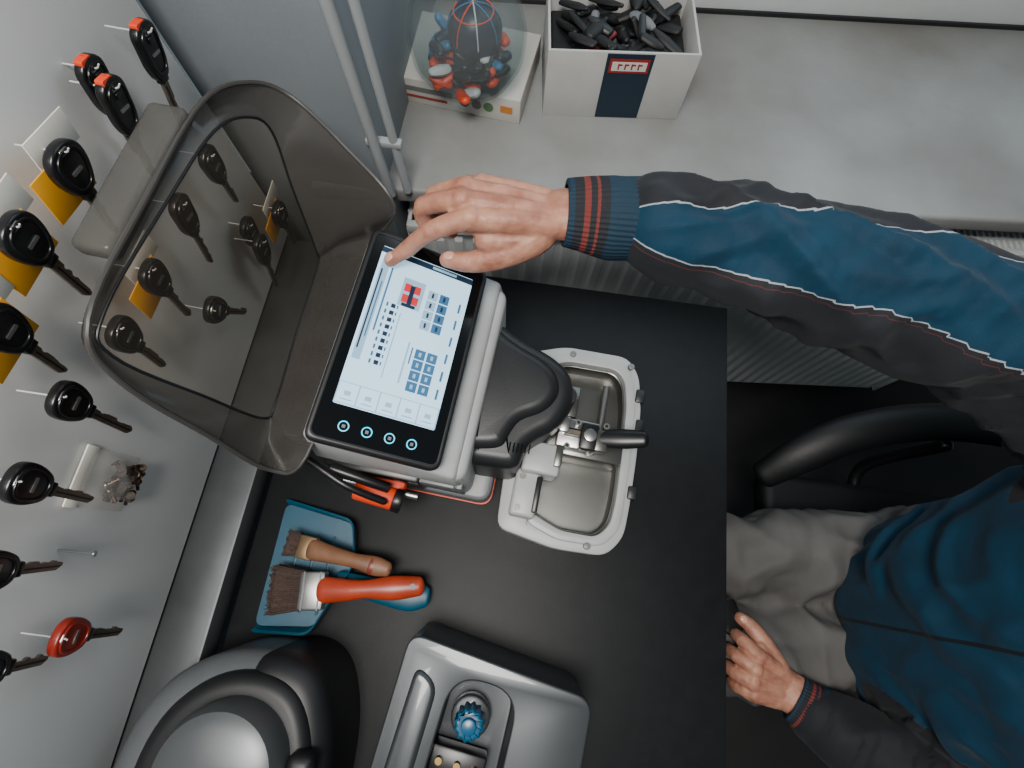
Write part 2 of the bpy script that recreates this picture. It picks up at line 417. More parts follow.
# carriage, clamp, spindle
mb=MB()
q=ml(.095,.165); mb.box((q.x,q.y,.050),(.125,.046,.060),1,bev=.003)
mb.box((q.x+.0,q.y+.018,.084),(.115,.006,.012),0,bev=.001)
mb.box((q.x-.008,q.y+.004,.094),(.058,.042,.026),0,bev=.002)
mb.box((q.x-.008,q.y+.004,.109),(.040,.012,.010),3,bev=.001)
mb.box((q.x+.020,q.y-.004,.118),(.022,.030,.022),1,bev=.002)
mb.box((q.x-.030,q.y+.012,.112),(.014,.022,.018),0,bev=.002)
q=ml(.040,.128); mb.box((q.x,q.y,.085),(.052,.044,.055),2,bev=.004,seg=3)
mb.box((q.x+.022,q.y+.006,.115),(.010,.03,.012),1,bev=.001)
q=ml(.024,.080); mb.box((q.x,q.y,.064),(.036,.066,.060),2,bev=.005,seg=3)
mb.box((q.x+.016,q.y-.0,.085),(.008,.05,.03),3,bev=.002)
for dx,dy in((.0,-.022),(.0,.022)): mb.cyl((q.x+dx-.008,q.y+dy,.092),(q.x+dx-.008,q.y+dy,.097),.0045,1,seg=12)
q=ml(.060,.215); mb.cyl((q.x,q.y,.06),(q.x,q.y,.14),.016,1,bev=.002); mb.cyl((q.x,q.y,.14),(q.x,q.y,.152),.009,1)
a=ml(.106,.163,.87);c=ml(.172,.168,.888)
mb.tube([a,(a+c)/2,c],[(.010,.006),(.014,.008),(.012,.007)],3,seg=16)
mb.box((a.x-.006,a.y,.118),(.024,.038,.024),3,bev=.004)
mb.cyl((a.x-.006,a.y,.128),(a.x-.006,a.y,.138),.009,0,bev=.001,seg=16)
for (x,y) in[(.072,.150),(.105,.145),(.125,.185),(.085,.185)]:
    q=ml(x,y); mb.cyl((q.x,q.y,.104),(q.x,q.y,.114),.0045,0,seg=12); mb.cyl((q.x,q.y,.1138),(q.x,q.y,.1145),.0025,3,seg=6)
q=ml(.130,.225); mb.cyl((q.x,q.y-.03,.040),(q.x,q.y+.045,.040),.005,0)
q=ml(.075,.235); mb.box((q.x,q.y,.035),(.03,.05,.03),1,bev=.002)
q=ml(.085,.169,.87); mb.box((q.x,q.y,.117),(.045,.006,.002),4,bev=0)
mb.build("key_clamp",[silver,steel,ltpl,blackpl,brass],KM)
# safety hood
l0=[(.125,1.0),(.100,1.01),(.098,1.09),(.100,1.18),(.13,1.198),(.24,1.188),(.33,1.175),(.375,1.15),(.388,1.12),(.355,1.07),(.318,1.01),(.300,.998),(.21,1.0)]
l0=[Vector((-.275-.25*(z-1.0),y,z)) for y,z in l0]
l2=[(-.225,.066,1.0),(-.259,.047,1.0),(-.290,.064,1.08),(-.317,.084,1.168),(-.326,.118,1.206),(-.325,.23,1.205),(-.323,.344,1.195),(-.312,.404,1.165),(-.284,.418,1.14),(-.227,.388,1.11),(-.172,.348,1.075),(-.203,.330,1.02),(-.212,.20,1.01)]
l2=[Vector(p) for p in l2]
l1=[a*.55+b_*.45+Vector((-.010,0,0)) for a,b_ in zip(l0,l2)]
A0,A1,A2=loop3([ml(*p) for p in l0],6),loop3([ml(*p) for p in l1],6),loop3([ml(*p) for p in l2],6)
n=len(A0)
smoke=clearmat("smoked_acrylic",(66,63,60),.60,(166,163,158),.18)
smokel=clearmat("smoked_acrylic_thin",(120,118,114),.30,(190,188,184),.18)
smokec=clearmat("clear_acrylic",(120,112,102),.08,(226,218,208),.06)
rim=mat("hood_rim",(60,58,56),.3)
v=A0+A1+A2; f=[]
for k in range(n):
    j=(k+1)%n; f+=[(k,j,n+j,n+k),(n+k,n+j,2*n+j,2*n+k)]
MB().add(v,f,0).build("hood_shell",[smoke],KM,ang=80)
c0=sum(A0,Vector())/n
MB().add([c0]+A0,[(0,1+k,1+(k+1)%n) for k in range(n)],0).build("hood_window",[smokec],KM)
MB().tube(A2+[A2[0]],[.0024]*(n+1),0,seg=8,sub=1,caps=False).tube(A0+[A0[0]],[.0014]*(n+1),1,seg=8,sub=1,caps=False).build("hood_edges",[rim,blackpl],KM)
q=ml(-.345,.25,1.200)
MB().box((q.x,q.y,q.z),(.035,.15,.018),0,bev=.006,seg=4).build("hood_handle",[smokel],KM)
for y in(.10,.30):
    q=ml(-.235,y,.985); MB().box((q.x,q.y,q.z),(.05,.03,.028),0,bev=.005).cyl((q.x,q.y-.02,q.z+.004),(q.x,q.y+.02,q.z+.004),.010,0).build("hinge",[darkpl],KM)
# ------------------------------------------------------------------ second machine (bottom centre)
M2=empty("key_duplicator",(.000,-.250,.75),math.radians(-7))
def body(name,build,cut,mats,parent):
    o=build.build(name,mats,parent); c=cut.build(name+"_c",mats,parent)
    m=o.modifiers.new("b","BOOLEAN"); m.object=c; m.operation='DIFFERENCE'; m.solver='EXACT'
    bv=o.modifiers.new("bev","BEVEL"); bv.width=.006; bv.segments=4; bv.limit_method='ANGLE'; bv.angle_limit=math.radians(40)
    bpy.context.view_layer.update(); dg=bpy.context.evaluated_depsgraph_get()
    me=bpy.data.meshes.new_from_object(o.evaluated_get(dg)); o.modifiers.clear(); o.data=me
    me.shade_smooth(); me.set_sharp_from_angle(angle=math.radians(40)); bpy.data.objects.remove(c)
mb=MB().poly(rpoly([(-.110,-.25),(.124,-.25),(.120,.115),(-.110,.130)],.02,6),0,.13,0)
ct=MB().poly(rpoly([(-.058,-.26),(.034,-.26),(.034,.100),(-.046,.100)],.036,8),.070,.16,0)
body("casting",mb,ct,[silverp],M2)
MB().poly(rrect(.006,-.07,.230,.36,.02),0,.03,0,bev=.004).build("base",[blackpl],M2)
mb=MB()
mb.poly(rpoly([(-.102,-.24),(-.068,-.24),(-.060,.085),(-.092,.10)],.016,5),.126,.134,1,bev=.006)
mb.cyl((-.014,.052,.070),(-.014,.052,.092),.024,1,bev=.003)
mb.build("fittings",[steel,silverp],M2)
mb=MB(); pts=[]
for k in range(72):
    a=2*pi*k/72; r=.0165+.0014*math.cos(12*a); pts.append((-.014+r*math.cos(a),.052+r*math.sin(a)))
mb.poly(pts,.092,.124,0,bev=.003); mb.cyl((-.014,.052,.124),(-.014,.052,.130),.009,0,bev=.002)
mb.build("blue_knob",[mat("knob_blue",(14,80,112),.3)],M2)
mb=MB()
mb.box((-.016,.004,.09),(.066,.032,.03),0,bev=.003)
for i in range(3): mb.cyl((-.038+i*.022,.006,.105),(-.038+i*.022,.006,.112),.004,1,seg=14)
mb.box((-.016,-.030,.09),(.06,.02,.03),0,bev=.002).box((-.016,-.030,.106),(.04,.006,.003),1,bev=0).cyl((-.034,-.0,.09),(-.034,-.12,.09),.006,2).box((.0,-.06,.085),(.05,.03,.04),2,bev=.003)
mb.build("vise",[blackpl,mat("brass",(150,125,75),.3,metal=.9),silver],M2)
# ------------------------------------------------------------------ third machine (bottom left)
M3=empty("key_engraving_machine",(-.279,-.344,.75),0)
mb=MB()
ol=rpoly([(-.150,-.2),(.125,-.2),(.12,.11),(.082,.188),(-.03,.192),(-.115,.13)],.07,8)
mb.poly(ol,0,.135,0,bev=.035,seg=7)
mb.poly(rpoly([(.0,-.2),(.129,-.2),(.124,.11),(.086,.192),(.0,.195)],.05,7),.0,.14,1,bev=.03,seg=6)
mb.poly(rpoly([(-.09,-.2),(.115,-.2),(.11,.10),(.070,.172),(-.02,.174),(-.085,.11)],.06,8),.13,.150,1,bev=.016,seg=5)
mb.cyl((.020,.085,.10),(.020,.085,.195),.066,2,bev=.02,seg=56)
mb.tube([(-.125,-.0,.155),(-.08,.02,.175),(-.03,.03,.18)],[.012,.014,.014],1,seg=14)
mb.box((.10,.05,.155),(.03,.12,.03),1,bev=.01,seg=3)
mb.build("body",[mat("engraver_shell",(86,89,92),.42,var=.05),mat("engraver_black",(18,19,21),.5),mat("cap_silver",(84,87,89),.36,metal=.4)],M3)
# ------------------------------------------------------------------ dustpan + brushes
DP=empty("dustpan",(-.27,-.06,.75))
fl=rpoly([(-.065,.082),(.045,.066),(.060,.012),(.022,-.080),(-.063,-.090)],.012,5)
mb=MB().poly(fl,.0008,.004,0)
n=len(fl); v=[];f=[]
wl=[]
for k,p in enumerate(fl):
    t=max(0,min(1,(p[0]+.065)/.05)); h=.006+.026*t
    wl.append(((p[0]*1.05+.001,p[1]*1.05),h))
for p,(q,h) in zip(fl,wl): v+=[(p[0],p[1],.002),(q[0],q[1],h),(q[0]*1.04,q[1]*1.04,h+.001),(p[0]*1.04,p[1]*1.04,.001)]
for k in range(n):
    j=(k+1)%n
    if fl[k][0]<-.058 and fl[j][0]<-.058: continue
    for a_,b_ in((0,1),(1,2),(2,3)): f.append((4*k+a_,4*j+a_,4*j+b_,4*k+b_))
mb.add(v,f,0)
for x in(-.03,-.005,.02): mb.box((x,-.01,.0045),(.004,.11,.002),0,bev=.0008)
mb.tube([(.045,-.012,.022),(.10,-.018,.024),(.15,-.018,.022),(.175,-.018,.02)],[(.012,.005),(.016,.006),(.022,.006),(.014,.005)],0,seg=20)
mb.build("pan",[teal],DP)
wood=mat("pale_wood",(114,78,54),.5,var=.25,scale=40)
br=mat("bristles",(62,46,40),.8,var=.4,scale=300,bump=.6,bscale=500)
B2=empty("paint_brush",(0,0,0))
mb=MB().tube([(-.236,-.086,.796),(-.20,-.081,.800),(-.175,-.076,.802),(-.14,-.070,.800),(-.105,-.063,.797)],[(.018,.009),(.014,.009),(.012,.008),(.016,.010),(.013,.008)],0,seg=20)
mb.cyl((-.112,-.064,.8045),(-.112,-.064,.8065),.004,2,seg=14)
mb.box((0,0,0),(.034,.050,.018),1,bev=.003,M=Matrix.Translation((-.25,-.089,.792))@Matrix.Rotation(.13,4,'Z'))
for k in(-.011,.011): mb.box((k,0,.0092),(.002,.050,.001),3,bev=0,M=Matrix.Translation((-.25,-.089,.792))@Matrix.Rotation(.13,4,'Z'))
mb.build("handle",[mat("red_handle",(158,54,28),.35,var=.15),silver,blackpl,greypl],B2)
def bristles(x0,y0,z0,ang,L,w,t,parent,cnt=260):
    mb=MB()
    M=Matrix.Translation((x0,y0,z0))@Matrix.Rotation(ang,4,'Z')
    for i in range(cnt):
        a=(random.random()-.5);c=(random.random()-.5)
        p=Vector((0,a*w,c*t)); q=Vector((-L*(.85+.18*random.random()),a*w*1.3+random.uniform(-.002,.002),c*t*1.2-.004))
        mb.cyl(p,q,.0012,0,r2=.0007,seg=5,M=M)
    mb.box((-L*.44,0,-.001),(L*.86,w*1.1,t*.85),0,bev=.004,M=M)
    mb.build("bristles",[br],parent)
bristles(-.262,-.090,.790,.13,.050,.050,.015,B2,420)
B1=empty("wooden_brush",(0,0,0))
mb=MB().tube([(-.266,-.036,.793),(-.235,-.039,.797),(-.20,-.042,.802),(-.17,-.045,.803),(-.152,-.047,.802)],[(.015,.007),(.012,.007),(.010,.007),(.013,.007),(.010,.006)],0,seg=18)
mb.tube([(-.175,-.0450,.803),(-.152,-.047,.802)],[(.0130,.0075),(.009,.006)],2,seg=18)
mb.box((0,0,0),(.024,.032,.014),1,bev=.002,M=Matrix.Translation((-.274,-.035,.789))@Matrix.Rotation(-.08,4,'Z'))
mb.build("handle",[wood,mat("aged_ferrule",(130,108,80),.35,metal=.7),mat("dark_red",(110,44,32),.4)],B1)
bristles(-.284,-.034,.788,-.08,.024,.028,.011,B1,160)
# ------------------------------------------------------------------ things on the sill
TB=empty("toy_box",(-.170,.752,.90),math.radians(-6))
mb=MB().box((0,0,.0225),(.225,.15,.045),0,bev=.0015)
mb.box((-.05,-.0755,.028),(.10,.001,.008),1,bev=0).box((-.05,-.0755,.014),(.08,.001,.004),2,bev=0)
for i,c in enumerate((5,1,4)): mb.cyl((.02+i*.02,-.0752,.022),(.02+i*.02,-.0762,.022),.008,c,seg=18)
mb.box((.09,-.0755,.024),(.02,.001,.012),3,bev=0)
mb.build("carton",[mat("carton_white",(190,187,180),.5),mat("print_grey",(110,110,108),.5),mat("print_red",(140,60,50),.5),mat("print_orange",(190,120,50),.5),mat("print_green",(90,120,80),.5),mat("print_teal",(60,100,110),.5)],TB)
JR=empty("glass_jar",(-.152,.700,.946))
gl=clearmat("jar_glass",(190,196,198),.08,(238,242,242),.05)
prof=[(0,.0),(0,.045),(.012,.068),(.04,.084),(.075,.088),(.11,.078),(.135,.062),(.145,.058),(.16,.060),(.162,.057),(.145,.055),(.133,.059),(.108,.075),(.075,.084),(.042,.080),(.014,.064),(.004,.042),(.004,0)]
MB().lathe(prof,0,48).build("glass",[gl],JR)
ms=[mat("item_navy",(16,30,48),.35),mat("item_orange",(225,70,28),.4),mat("item_black",(18,18,20),.4),mat("item_white",(205,205,205),.4),mat("item_blue",(50,110,150),.4)]
mb=MB()
V,F=ell((.012,-.004,.080),(.040,.040,.040)); mb.add(V,F,0)
for a in range(4):
    ang=a*pi/4+.3
    mb.tube([(.012+.0405*math.cos(t)*math.cos(ang),-.004+.0405*math.cos(t)*math.sin(ang),.080+.0405*math.sin(t)) for t in [i*pi/8 for i in range(9)]],[.0010]*9,1 if a==1 else 3 if a==2 else 4,seg=6,sub=3)
mb.tube([(.012+.028*math.cos(t),-.004+.028*math.sin(t),.109) for t in [i*pi/8 for i in range(17)]],[.0010]*17,1,seg=6,sub=2)
for i in range(60):
    a=random.random()*2*pi;r=.022+random.random()*.036; p=Vector((r*math.cos(a),r*math.sin(a)-.006,.020+random.random()*.045))
    dd=Vector((random.random()-.5,random.random()-.5,(random.random()-.5)*.5)).normalized()*.013
    mb.tube([p-dd,p,p+dd],[(.008,.006),(.010,.007),(.007,.005)],random.choice([0,1,1,2,2,3,4]),seg=10,sub=2)
mb.build("contents",ms,JR)
CB=empty("parts_box",(.072,.775,.90),math.radians(7))
cw=mat("box_card",(180,180,177),.5,var=.05)
mb=MB(); h=.115
mb.box((0,-.068,h/2),(.225,.004,h),0,bev=.001).box((0,.068,h/2),(.225,.004,h),0,bev=.001).box((-.1105,0,h/2),(.004,.136,h),0,bev=.001).box((.1105,0,h/2),(.004,.136,h),0,bev=.001).box((0,0,.002),(.22,.135,.004),0,bev=.001)
mb.box((.010,-.0706,h/2),(.070,.0012,h-.004),1,bev=0)
mb.box((.010,-.072,h-.020),(.060,.0012,.022),2,bev=0).box((.010,-.073,h-.020),(.052,.0008,.014),3,bev=0)
for xx in(-.016,-.006,.004,.014):
    mb.box((.010+xx,-.0736,h-.020),(.0022,.0006,.009),2,bev=0); mb.box((.010+xx+.003,-.0736,h-.020+.003),(.005,.0006,.0022),2,bev=0)
mb.build("carton",[cw,mat("label_navy",(16,36,52),.45),mat("label_red",(140,34,34),.45),mat("label_white",(205,200,194),.45)],CB)
mb=MB()
for i in range(46):
    p=Vector((random.uniform(-.085,.085),random.uniform(-.05,.05),random.uniform(.070,.118)))
    dd=Vector((random.uniform(-1,1),random.uniform(-1,1),random.uniform(-.3,.3))).normalized()*random.uniform(.015,.035)
    dd.x=max(min(dd.x,.095-abs(p.x)),-(.095-abs(p.x))); dd.y=max(min(dd.y,.056-abs(p.y)),-(.056-abs(p.y)))
    r=random.uniform(.005,.012); mb.tube([p-dd,p+dd*.2,p+dd],[(r,r*.6),(r*1.2,r*.7),(r*.6,r*.5)],random.choice([0,0,0,0,0,0,3,3,1]) if i!=7 else 2,seg=12,sub=3)
mb.box((0,0,.045),(.21,.128,.07),0,bev=.004)
mb.build("contents",[mat("tool_black",(13,14,15),.55),greypl,mat("item_red",(120,30,28),.4),darkpl],CB)
# ------------------------------------------------------------------ office chair
CH=empty("office_chair",(.78,.02,0))
ch=mat("black_leather",(11,12,14),.5,bump=.15,bscale=120,spec=.35)
mb=MB().box((0,0,.42),(.46,.46,.06),0,bev=.028,seg=4)
mb.box((.25,0,.78),(.06,.44,.55),0,bev=.028,seg=4)
mb.box((.24,0,.5),(.03,.08,.2),1,bev=.005)
mb.cyl((0,0,.1),(0,0,.4),.028,1)
for k in range(5):
    a=2*pi*k/5+.3; e_=(.29*math.cos(a),.29*math.sin(a),.075)
    mb.tube([(0,0,.11),e_],[(.022,.018),(.014,.012)],1,seg=10,sub=2); mb.cyl((e_[0],e_[1]-.012,.03),(e_[0],e_[1]+.012,.03),.028,1,bev=.005)
for s in(1,-1):
    if s==1: pts=[(-.30,.185,.60),(-.25,.225,.645),(-.17,.270,.68),(-.04,.305,.69),(.10,.31,.69),(.24,.28,.68)]
    else: pts=[(-.05,-.27,.64),(.05,-.29,.645),(.14,-.29,.64),(.24,-.25,.63)]
    mb.tube(pts,[(.026,.016)]+[(.034,.018)]*(len(pts)-2)+[(.026,.016)],0,seg=20)
    mb.tube([(0,s*.2,.40),(0,s*.27,.45),(.03,s*.285,.63)],[.013]*3,1,seg=10)
mb.build("chair_body",[ch,blackpl],CH)
# ------------------------------------------------------------------ man
MAN=empty("man",(0,0,0))
skin=bpy.data.materials.new("skin"); skin.use_nodes=True; nt=skin.node_tree; bs=nt.nodes["Principled BSDF"]
tc=nt.nodes.new("ShaderNodeTexCoord"); n1=nt.nodes.new("ShaderNodeTexNoise"); n1.inputs["Scale"].default_value=45; n1.inputs["Detail"].default_value=6
nt.links.new(tc.outputs["Object"],n1.inputs["Vector"]); rp=nt.nodes.new("ShaderNodeValToRGB")
rp.color_ramp.elements[0].position=.3; rp.color_ramp.elements[0].color=lin((146,92,74)); rp.color_ramp.elements[1].position=.7; rp.color_ramp.elements[1].color=lin((188,138,114))
nt.links.new(n1.outputs["Fac"],rp.inputs[0]); nt.links.new(rp.outputs[0],bs.inputs["Base Color"]); bs.inputs["Roughness"].default_value=.5
bs.inputs["Subsurface Weight"].default_value=.12; bs.inputs["Subsurface Radius"].default_value=(.01,.004,.002); bs.inputs["Subsurface Scale"].default_value=.3
n2=nt.nodes.new("ShaderNodeTexVoronoi"); n2.inputs["Scale"].default_value=420; nt.links.new(tc.outputs["Object"],n2.inputs["Vector"])
bp=nt.nodes.new("ShaderNodeBump"); bp.inputs["Strength"].default_value=.3; bp.inputs["Distance"].default_value=.0006; nt.links.new(n2.outputs["Distance"],bp.inputs["Height"]); nt.links.new(bp.outputs[0],bs.inputs["Normal"])
nail=mat("nail",(206,156,138),.25)
def hand(name,Wr,Fa,fingers,thumb,up=(0,0,1)):
    mb=MB(); Wr=Vector(Wr); Fa=Vector(Fa)
    mb.tube([Fa,Wr+(Fa-Wr)*.3,Wr],[(.033,.024),(.031,.022),(.030,.020)],0,seg=24,up=up)
    U=Vector(up).normalized()
    mcps=[Vector(f_[0]) for f_ in fingers]
    for i,fg in enumerate(fingers):
        p=[Vector(q) for q in fg]; r=[.0122,.0106,.0092,.0074] if i<3 else [.0108,.0092,.0080,.0066]
        sd=(mcps[-1]-mcps[0]).normalized()
        st=Wr+sd*((i-1.5)*.012)-U*.003
        mb.tube([st,(st+p[0])*.5+U*.001,p[0]-U*.003],[(.013,.015),(.013,.0145),(.0125,.0135)],0,seg=16,up=up)
        mb.tube(p,r,0,seg=16,up=up,sub=4)
        for k in(0,1,2):
            V,F=ell(p[k],(r[k]*1.06,)*3); mb.add(V,F,0)
    c=(Wr+mcps[1]+mcps[2])/3-U*.008
    mb.tube([Wr-U*.006,c-U*.006,(mcps[1]+mcps[2])/2-U*.014],[(.026,.014),(.037,.017),(.036,.014)],0,seg=20,up=up)
    t=[Vector(q) for q in thumb]
    mb.tube([Wr*.75+t[0]*.25-U*.005,t[0]]+t[1:],[.016,.0185,.0145,.0124,.0094],0,seg=16,up=up,sub=5)
    mb.tube([t[0],(t[1]+mcps[0])/2-U*.006],[.018,.013],0,seg=14,up=up)
    o=mb.build(name,[skin],MAN); remesh(o,.0016,5,.5)
    me=o.data; nr=[v.normal.copy() for v in me.vertices]; js=[]
    for fg in fingers+[thumb[1:]]:
        p=[Vector(q) for q in fg]
        for k in range(1,len(p)-1): js.append((p[k],(p[k+1]-p[k-1]).normalized()))
    for v in me.vertices:
        d=0
        for (jp,jt) in js:
            w=v.co-jp
            if w.length<.016 and nr[v.index].dot(U)>0.0:
                a=w.dot(jt)
                for off in(-.0026,0,.0026): d-=.0006*math.exp(-((a-off)/.0007)**2)
        d+=.0005*noise.noise(v.co*160)
        v.co=v.co+nr[v.index]*d
    nb=MB()
    def nl_(a,b_,r,upv):
        a=Vector(a);b_=Vector(b_); d=(b_-a).normalized(); w=upv-d*upv.dot(d); w.normalize(); sdd=d.cross(w)
        cpt=a+(b_-a)*.85+w*(r*.82)
        M=Matrix.Translation(cpt)@Matrix(((d.x,sdd.x,w.x,0),(d.y,sdd.y,w.y,0),(d.z,sdd.z,w.z,0),(0,0,0,1)))
        V,F=ell((0,0,0),(.0070,.0056,.0022),M,16); nb.add(V,F,0)
    nl_(fingers[0][2],fingers[0][3],.0082,U)
    nl_(t[2],t[3],.0108,U)
    nb.build(name+"_nails",[nail],MAN)
hand("right_hand",(.012,.351,1.094),(.070,.359,1.092),
 [[(-.078,.320,1.110),(-.120,.309,1.094),(-.147,.300,1.069),(-.1685,.291,1.053)],
  [(-.090,.338,1.114),(-.134,.340,1.092),(-.130,.333,1.066),(-.104,.328,1.068)],
  [(-.090,.357,1.109),(-.127,.361,1.084),(-.119,.354,1.060),(-.092,.348,1.064)],
  [(-.076,.374,1.098),(-.104,.380,1.074),(-.094,.372,1.054),(-.072,.364,1.060)]],
 [(-.010,.324,1.082),(-.045,.305,1.070),(-.077,.298,1.062),(-.104,.299,1.058)])
hx,hy,hz=.014,.008,.0
def sh(l): return [(a+hx,b_+hy,c+hz) for a,b_,c in l]
hand("left_hand",(.464+hx,-.152+hy,.664+hz),(.515+hx,-.178+hy,.678+hz),
 [sh([(.408,-.108,.686),(.390,-.090,.672),(.388,-.084,.650),(.400,-.090,.638)]),
  sh([(.401,-.126,.688),(.380,-.113,.674),(.378,-.108,.650),(.392,-.112,.638)]),
  sh([(.399,-.145,.684),(.378,-.137,.670),(.376,-.132,.648),(.390,-.135,.637)]),
  sh([(.404,-.162,.676),(.386,-.158,.662),(.384,-.154,.646),(.396,-.156,.637)])],
 sh([(.446,-.124,.668),(.430,-.092,.660),(.412,-.070,.656),(.394,-.058,.654)]))
fob=empty("key_fob",(.394,-.050,.645),.4); MB().poly(rrect(0,0,.035,.055,.012),-.006,.006,0,bev=.003,both=True).box((0,.035,0),(.008,.03,.002),1,bev=.0005).build("fob",[keyblack,brass],fob)
# jacket : torso + both sleeves, one surface
RA=[(.088,.361,1.090),(.112,.360,1.090),(.18,.352,1.090),(.26,.338,1.088),(.34,.320,1.085),(.43,.302,1.075),(.51,.285,1.062),(.58,.262,1.050),(.645,.22,1.035),(.70,.16,1.02)]
RR=[.040,.053,.058,.067,.073,.075,.079,.084,.09,.09]
LA=[(.515,-.170,.676),(.55,-.187,.687),(.62,-.215,.715),(.70,-.235,.765),(.745,-.220,.85),(.735,-.19,.95),(.71,-.14,1.04),(.70,-.06,1.05)]
LR=[.040,.050,.056,.062,.068,.076,.085,.085]
mb=MB().tube(RA,RR,0,seg=40,sub=6).tube(LA,LR,0,seg=40,sub=6,up=(0,-1,0))
tor=[((.765,-.015,.60),(.170,.155)),((.745,-.018,.66),(.190,.170)),((.725,-.018,.74),(.190,.160)),((.72,-.005,.84),(.195,.150)),((.72,.02,.93),(.195,.138)),((.715,.035,1.02),(.185,.120)),((.71,.04,1.09),(.15,.100)),((.705,.045,1.13),(.085,.08)),((.70,.047,1.17),(.065,.068))]
mb.tube([t[0] for t in tor],[t[1] for t in tor],0,seg=48,up=(1,0,0),sub=5,round_=False)
jk=mb.build("jacket",[],MAN); remesh(jk,.0038,6,.5)
RAp,_=resample(RA,RR,10); LAp,_=resample(LA,LR,10)
def lerp(tb,x):
    if x<=tb[0][0]: return tb[0][1]
    for (a,b1),(c,d1) in zip(tb,tb[1:]):
        if x<=c: return b1+(d1-b1)*(x-a)/(c-a)
    return tb[-1][1]
p1=[(.08,-24),(.13,-14),(.20,4),(.28,16),(.38,24),(.5,30),(.6,34)]; p2=[(.08,-62),(.15,-70),(.22,-64),(.34,-52),(.5,-56)]
me=jk.data; nv=len(me.vertices); a1=[-1]*nv; a2=[1]*nv; a3=[1]*nv
cum=[0]
for i in range(1,len(RAp)): cum.append(cum[-1]+(RAp[i]-RAp[i-1]).length)
cumL=[0]
for i in range(1,len(LAp)): cumL.append(cumL[-1]+(LAp[i]-LAp[i-1]).length)
nrm=[v.normal.copy() for v in me.vertices]
def nearest(pth,c):
    bi=0;bd=9
    for i in range(0,len(pth),2):
        d_=(pth[i]-c).length_squared
        if d_<bd: bd=d_;bi=i
    return bi,math.sqrt(bd)
def ridge(q):
    x=noise.noise(q)*2.6; return 1-min(1.15,math.sqrt(x*x+.03))
for v in me.vertices:
    c=v.co.copy(); fold=0
    if c.y>.14 and c.x<.64 and c.z>.93:
        i,dd=nearest(RAp,c); o=RAp[i]; s=cum[i]+(c-o).dot((RAp[min(i+1,len(RAp)-1)]-RAp[max(0,i-1)]).normalized())
        th=math.degrees(math.atan2(c.y-o.y,c.z-o.z)); r=max(dd,.03)
        a1[v.index]=math.radians(th-lerp(p1,c.x))*r; a2[v.index]=math.radians(th-lerp(p2,c.x))*r
        if abs(th)>140: a1[v.index]=.05;a2[v.index]=-.05
        cs,sn=math.cos(math.radians(th)),math.sin(math.radians(th))
        q=Vector((s*8+.9*sn,cs*.8,sn*.8)); q2=Vector((s*16-1.4*sn+3,cs*1.0+4,sn*1.0))
        k=min(1,max(0,s)/.05)*(1-.5*max(0,sn))
        fold=k*(.013*ridge(q)+.006*ridge(q2)-.009)
    elif c.y<-.10 and (c-Vector((.64,-.22,.8))).length<.26 and nearest(LAp,c)[1]<.085:
        i,dd=nearest(LAp,c); s=cumL[i]
        a1[v.index]=.05
        q=Vector((s*14,c.y*12,c.z*12)); fold=.010*ridge(q)-.004
    else:
        a1[v.index]=min(.05,c.x-.690,c.y-.01) if c.z<1.0 else .02
        if c.x<.72: a3[v.index]=c.y+.028
        q=Vector((c.x*6,c.y*8+3*c.z,c.z*8+1.5*noise.noise(c*5))); q2=Vector((c.x*15,c.y*15,c.z*14))
        fold=.015*ridge(q)+.005*ridge(q2)-.009
    v.co=c+nrm[v.index]*fold
for nm,arr in(("pipa",a1),("pipb",a2),("zip",a3)):
    at=me.attributes.new(nm,'FLOAT','POINT'); at.data.foreach_set("value",arr)
jm=bpy.data.materials.new("jacket_cloth"); jm.use_nodes=True; nt=jm.node_tree; bs=nt.nodes["Principled BSDF"]; bs.inputs["Roughness"].default_value=.75
bs.inputs["Sheen Weight"].default_value=.05; bs.inputs["Specular IOR Level"].default_value=.3
def mth(op,a,b_=None):
    n_=nt.nodes.new("ShaderNodeMath"); n_.operation=op
    for i,x in enumerate((a,b_)):
        if x is None: continue
        if isinstance(x,(int,float)): n_.inputs[i].default_value=x
        else: nt.links.new(x,n_.inputs[i])
    return n_.outputs[0]
def attr(n_):
    a=nt.nodes.new("ShaderNodeAttribute"); a.attribute_name=n_; return a.outputs["Fac"]
A,Bb,Zp=attr("pipa"),attr("pipb"),attr("zip")
def mixc(fac,c1,c2):
    m_=nt.nodes.new("ShaderNodeMix"); m_.data_type='RGBA'; nt.links.new(fac,m_.inputs[0])
    for i,x in((6,c1),(7,c2)):
        if isinstance(x,tuple): m_.inputs[i].default_value=x
        else: nt.links.new(x,m_.inputs[i])
    return m_.outputs[2]
tc=nt.nodes.new("ShaderNodeTexCoord"); nz=nt.nodes.new("ShaderNodeTexNoise"); nz.inputs["Scale"].default_value=25; nt.links.new(tc.outputs["Object"],nz.inputs["Vector"])
tealc=mixc(nz.outputs["Fac"],lin((0,34,52)),lin((2,54,78)))
navy=mixc(nz.outputs["Fac"],lin((18,20,25)),lin((36,38,43)))
dark=mth('MAXIMUM',mth('GREATER_THAN',A,0),mth('LESS_THAN',Bb,0))
col=mixc(dark,tealc,navy)
line=mth('MAXIMUM',mth('LESS_THAN',mth('ABSOLUTE',A),.0008),mth('LESS_THAN',mth('ABSOLUTE',Bb),.0008))
col=mixc(line,col,lin((150,156,162)))
red=mth('LESS_THAN',mth('ABSOLUTE',mth('ADD',Bb,.006)),.0005)
col=mixc(red,col,lin((80,38,40)))
col=mixc(mth('LESS_THAN',mth('ABSOLUTE',Zp),.0025),col,lin((8,16,24)))
nt.links.new(col,bs.inputs["Base Color"])
